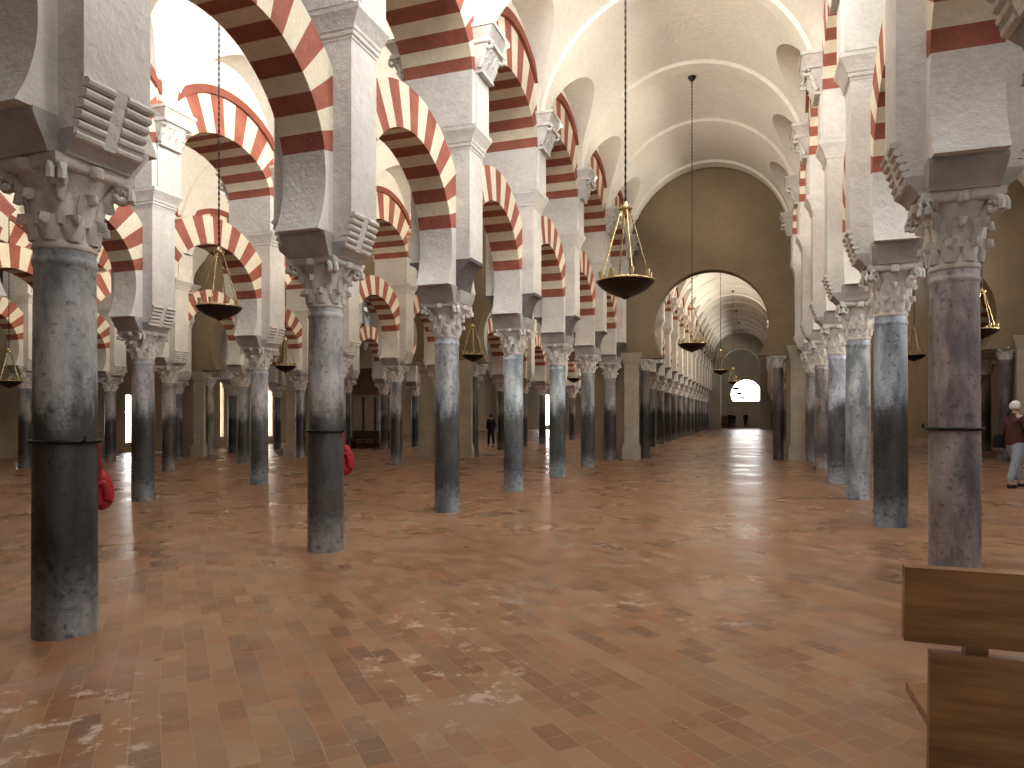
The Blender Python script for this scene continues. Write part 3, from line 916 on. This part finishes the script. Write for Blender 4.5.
# ------------------------------------------------------------------ people
def skin_obj(name, chains, mat, parent, sub=2):
    """chains: list of lists of (x, y, z, r); a chain may start at an existing point by repeating it"""
    verts, edges, rad, seen = [], [], [], {}
    roots = []
    for ch in chains:
        prev = None
        for p in ch:
            key = tuple(round(q, 4) for q in p[:3])
            if key in seen: i = seen[key]
            else:
                i = len(verts); seen[key] = i; verts.append(p[:3]); rad.append(p[3])
                if prev is None: roots.append(i)
            if prev is not None and prev != i: edges.append((prev, i))
            prev = i
    me = bpy.data.meshes.new(name); me.from_pydata(verts, edges, [])
    o = link(name, me, parent)
    md = o.modifiers.new('skin', 'SKIN'); md.use_smooth_shade = True
    if not me.skin_vertices:
        me.attributes  # layer is created with the modifier
    sv = me.skin_vertices[0].data if me.skin_vertices else None
    if sv is None:
        bpy.context.view_layer.objects.active = o
        bpy.ops.object.modifier_remove  # no-op reference
    for i, r in enumerate(rad):
        sv[i].radius = (r, r); sv[i].use_root = i in roots
    s = o.modifiers.new('sub', 'SUBSURF'); s.levels = sub; s.render_levels = sub
    me.materials.append(mat)
    return o

M_SKIN = simple('skin', (.52, .33, .25), .55, 0, .35, .12)
M_HAIRW = simple('white_hair', (.72, .70, .66), .7, 0, .3, .15, 60)
M_HAIRD = simple('dark_hair', (.03, .02, .016), .6, 0, .3, .2, 60)
M_JEANS = simple('faded_jeans', (.30, .35, .42), .85, 0, .2, .25, 30)
M_JACKET = simple('maroon_jacket', (.085, .034, .032), .8, 0, .2, .25, 20)
M_BLACK = simple('black_cloth', (.015, .015, .018), .8, 0, .2, .3, 20)
M_SHOE = simple('dark_shoe', (.02, .018, .016), .5, 0, .4)

def person(label, x, t, rot, hgt, coat, trousers, hair, stride=.16, near=False, lean=0.):
    """a walking or standing figure facing +y before rotation, 1.70 m tall before scaling"""
    s = hgt/1.70
    o = thing('person', label, 'person', (x, t, zf(x)), (0,0,rot), (s,s,s), group=None)
    st = stride
    pel = (0,0,.92,.10)
    ch = [[pel, (0,.0,1.08,.12), (0,.0,1.24,.135), (0,-.01,1.38,.12), (0,0,1.46,.055), (0,.015,1.52,.055), (0,.02,1.585,.088), (0,.02,1.64,.075)]]
    hands = []
    for sd, f in ((-1, st), (1, -st)):
        ch.append([pel, (.09*sd,0,.84,.072), (.10*sd, f*.55+.02,.50,.058), (.10*sd, f*.95-.03*(f<0),.10,.042), (.10*sd, f*1.0+.05-.03*(f<0),.045,.04), (.105*sd, f+.15-.03*(f<0),.03,.032)])
        ch.append([(0,-.01,1.38,.12), (.165*sd,-.005,1.385,.06), (.215*sd,-f*.35,1.12,.045), (.225*sd,-f*.8+.05,.90,.034), (.225*sd,-f*.9+.07,.84,.026)])
        hands.append(((.225*sd, -f*.9+.07, .84), sd))
    skin_obj('body', ch, M_SKIN, o)
    # head details: nose and ears
    skin_obj('trousers', [[(0,0,1.02,.13), (0,0,.93,.15), (.085,-st*.1,.80,.115), (.10,-st*.55+.02,.50,.078), (.10,-st*.95-.03,.12,.07)], [(0,0,.93,.15), (-.085,st*.1,.80,.115), (-.10,st*.55+.02,.50,.078), (-.10,st*.95,.12,.07)]], trousers, o)
    jc = [[(0,0,.80,.185), (0,0,.94,.18), (0,0,1.08,.165), (0,-.005,1.24,.16), (0,-.01,1.37,.135), (0,0,1.45,.075)]]
    for sd, f in ((-1, st), (1, -st)):
        jc.append([(0,-.01,1.37,.135), (.165*sd,-.005,1.375,.082), (.217*sd,-f*.35,1.12,.064), (.226*sd,-f*.8+.05,.905,.052)])
    skin_obj('jacket', jc, coat, o)
    for sd, f in ((-1, st), (1, -st)):
        skin_obj('shoe', [[(.10*sd, f-.035-.03*(f<0),.045,.047), (.10*sd, f+.06-.03*(f<0),.04,.045), (.105*sd, f+.17-.03*(f<0),.03,.036)]], M_SHOE, o)
    bm = bmesh.new()
    bmesh.ops.create_icosphere(bm, subdivisions=3, radius=1.)
    for v in list(bm.verts):
        if v.co.y > .35 and v.co.z < .35 or v.co.z < -.62: bm.verts.remove(v)
    for v in bm.verts: v.co = Vector((v.co.x*.099, v.co.y*.115+.012, v.co.z*.118+1.605))
    me = finish('hair', bm, hair, 80); h = link('hair', me, o)
    sm = h.modifiers.new('thick', 'SOLIDIFY'); sm.thickness = .012
    if near:
        for (hx, hy, hz), sd in hands:                     # palms and five bent fingers
            fc = [[(hx, hy, hz, .024), (hx, hy+.012, hz-.06, .028)]]
            skin_obj('palm', fc, M_SKIN, o, 1)
            for k, (off, ln) in enumerate(((-.024,.062),(-.008,.075),(.009,.070),(.025,.054))):
                skin_obj('finger', [[(hx-.004*sd, hy+.012+off, hz-.06, .0095), (hx-.010*sd, hy+.014+off, hz-.06-ln*.5, .0088), (hx-.028*sd, hy+.016+off, hz-.06-ln, .0078)]], M_SKIN, o, 1)
            skin_obj('thumb', [[(hx, hy+.030, hz-.025, .011), (hx-.010*sd, hy+.052, hz-.052, .010), (hx-.016*sd, hy+.058, hz-.082, .008)]], M_SKIN, o, 1)
        bm = bmesh.new()                                    # face: nose, ears, eyes, mouth
        tube(bm, [(0,.105,1.595), (0,.122,1.572), (0,.112,1.556)], [.010,.017,.012], 8)
        for sd in (-1, 1): lathe(bm, [(.004,-.03),(.016,-.02),(.02,.005),(.014,.03),(.004,.035)], 8, cx=.092*sd, cy=.015)
        for v in bm.verts:
            if abs(v.co.x) > .06: v.co.z += 1.575
        link('face_features', finish('face_features', bm, M_SKIN, 60), o)
        bm = bmesh.new()
        frustum(bm, [(0,.14,.055),(.03,.15,.065),(.24,.14,.06),(.27,.11,.045)])
        link('shoulder_bag', finish('shoulder_bag', bm, M_BLACK, 30, .015), o, (-.22, -.08, .78), (0,0,R(80)))
        bm = bmesh.new(); tube(bm, [(-.22,-.08,1.04), (-.20,-.05,1.25), (-.05,-.10,1.46), (.1,-.07,1.46)], .012, 6)
        link('bag_strap', finish('bag_strap', bm, M_BLACK, 60), o)
    return o

def floor_at(px, py):
    """point of the sloping floor seen at image pixel (px, py)"""
    k = (px-512)/690; zc = 20.
    for _ in range(20):
        x, t = at(px, zc)
        zc = (EYE-zf(x))*690/(py-414)
    return at(px, zc)
x, t = floor_at(1015, 487.5)
person('white-haired person in maroon jacket and jeans walking in the right aisle', x, t, R(-62), 1.70, M_JACKET, M_JEANS, M_HAIRW, .20, True)
x, t = floor_at(491, 447)
person('person in black clothes standing beyond the blue-grey column', x, t, R(40), 1.72, M_BLACK, M_BLACK, M_HAIRD, .10)
x, t = floor_at(730, 428.8)
person('dark-clothed person, left one of the pair at the nave end', x, t, R(170), 1.75, M_BLACK, M_BLACK, M_HAIRD, .06)
x, t = floor_at(733.5, 428.8)
person('dark-clothed person, right one of the pair at the nave end', x, t, R(190), 1.68, M_BLACK, M_BLACK, M_HAIRD, .05)
x, t = floor_at(745.7, 428.3)
person('lone dark-clothed person under the bright window at the nave end', x, t, R(180), 1.72, M_BLACK, M_BLACK, M_HAIRD, .04)
x, t = floor_at(725, 428.0)
cb = thing('confessional', 'dark wooden booth by the nave end, left of the pair of visitors', 'booth', (x, t, zf(x)))
bm = bmesh.new(); box(bm, (-.55, -.4, 0), (.55, .4, 1.25)); link('body', finish('booth_body', bm, M_DARKWOOD, 30, .02), cb)
bm = bmesh.new(); frustum(bm, [(1.25,.6,.45),(1.32,.6,.45),(1.4,.5,.35)]); link('top', finish('booth_top', bm, M_DARKWOOD, 30, .01), cb)

# ------------------------------------------------------------------ light
def area(name, loc, aim, sx, sy, power, col=(1, .97, .92), spread=180):
    l = bpy.data.lights.new(name, 'AREA'); l.shape = 'RECTANGLE'; l.size = sx; l.size_y = sy; l.energy = power; l.color = col; l.spread = R(spread)
    o = bpy.data.objects.new(name, l); COL.objects.link(o); o.location = loc
    o.rotation_euler = (Vector(aim)-Vector(loc)).to_track_quat('-Z', 'Y').to_euler()
    return o
WARM, COOL = (1., .91, .78), (.93, .97, 1.)
# lamps added in the windowless lunettes over the right arcade near the visitor, shining across the nave
for t, pw in ((2.6, 80), (5.75, 170), (8.9, 190)):
    area('clerestory_light', (XR-.68, t, 8.45), (-6., t+1.5, 7.2), 1.5, .9, pw, COOL)
# skylights in the crown of the nave vault over and behind the visitor
for t, pw in ((1., 60), (5., 150), (9., 190)):
    area('skylight', (NAVE_X, t, 9.8), (NAVE_X-.5, t+7, 3.), 1.4, 1.4, pw, COOL)
# lamps added along the right wall, shining through the upper arches into the nave vault
for t, pw in ((8.6, 110), (12., 200), (15.3, 290), (18.7, 320), (21.6, 180)):
    area('window_light', (8.95, t, 4.6), (-3.6, t+.6, 9.2), 2.4, 2.2, pw, WARM, 90)
# lamps added at lunettes over the left arcade near the visitor, shining across to the right half of the vault
for t, pw in ((2., 90), (5.3, 200), (8.6, 130)):
    area('clerestory_light', (XL1+.68, t, 8.4), (1.3, t+9., 9.4), 1.5, .9, pw, WARM, 120)
# small lamps added out of sight behind the pilaster capitals of the left arcade
for t, pw in ((10.33, 26), (13.65, 34), (17.05, 36), (20.47, 26)):
    area('uplight', (XL1+.86, t+.5, 7.35), (1.4, t+1.3, 9.6), .3, .3, pw, WARM, 150)
# fill lamps added at the lunettes over the left arcades towards the side aisles
for t, pw in ((2., 60), (5.3, 260), (8.6, 280), (12., 210), (15.3, 130), (18.7, 90), (22, 70)):
    area('clerestory_light', (XL1-.68, t, 8.3), (-10.5, t+.5, 9.4), 1.5, .9, pw, COOL if t < 10 else WARM, 130)
for t, pw in ((8.6, 200), (12., 170), (15.3, 120), (18.7, 100), (22, 80)):
    area('clerestory_light', (XL2-.68, t, 8.2), (-17., t+.5, 9.), 1.4, .8, pw, WARM, 140)
for t, pw in ((12., 100), (15.3, 100), (18.7, 90), (22, 80)):
    area('clerestory_light', (XL3-.68, t, 8.1), (-23., t+.5, 8.8), 1.4, .8, pw, WARM, 140)
# lamps added high in the right side aisle
for t, pw in ((5.5, 120), (9., 160), (14., 140), (20., 80)):
    area('clerestory_light', (XR2-.9, t, 8.4), (2., t, 5.), 1.5, .9, pw, COOL)
# lamps added to brighten the bays beyond the cross wall
for j in range(0, 7):
    area('clerestory_light', (XR-.68, 28.9+3.37*j, 8.3), (-6., 30+3.37*j, 7.6), 1.5, .9, 130, WARM)
for j in range(0, 8):
    area('clerestory_light', (XL1-.68, 28.9+3.37*j, 8.4), (-12., 29+3.37*j, 7.2), 1.4, .8, 90, WARM)
for j in range(0, 5):
    area('clerestory_light', (XL2-.68, 28.9+3.37*j, 8.3), (-18., 29+3.37*j, 7.2), 1.4, .8, 80, WARM)
for j in range(0, 7):
    area('window_light', (8.95, 42+5*j, 4.6), (-3.6, 42.6+5*j, 9.2), 2.2, 2., 350, WARM, 90)

w = bpy.data.worlds.new('daylight'); SC.world = w; w.use_nodes = True
w.node_tree.nodes['Background'].inputs[0].default_value = (.93, .96, 1., 1); w.node_tree.nodes['Background'].inputs[1].default_value = 1.2

# ------------------------------------------------------------------ camera
cam = bpy.data.cameras.new('camera'); co = bpy.data.objects.new('camera', cam); COL.objects.link(co)
co.location = (0, 0, EYE); co.rotation_euler = (R(90), 0, math.atan(243/690))
cam.sensor_width = 36.; cam.lens = 690/1024*36; cam.shift_y = 30/1024; cam.clip_end = 300
SC.camera = co
SC.view_settings.view_transform = 'Standard'; SC.view_settings.look = 'None'
SC.view_settings.exposure = .0; SC.view_settings.gamma = 1.
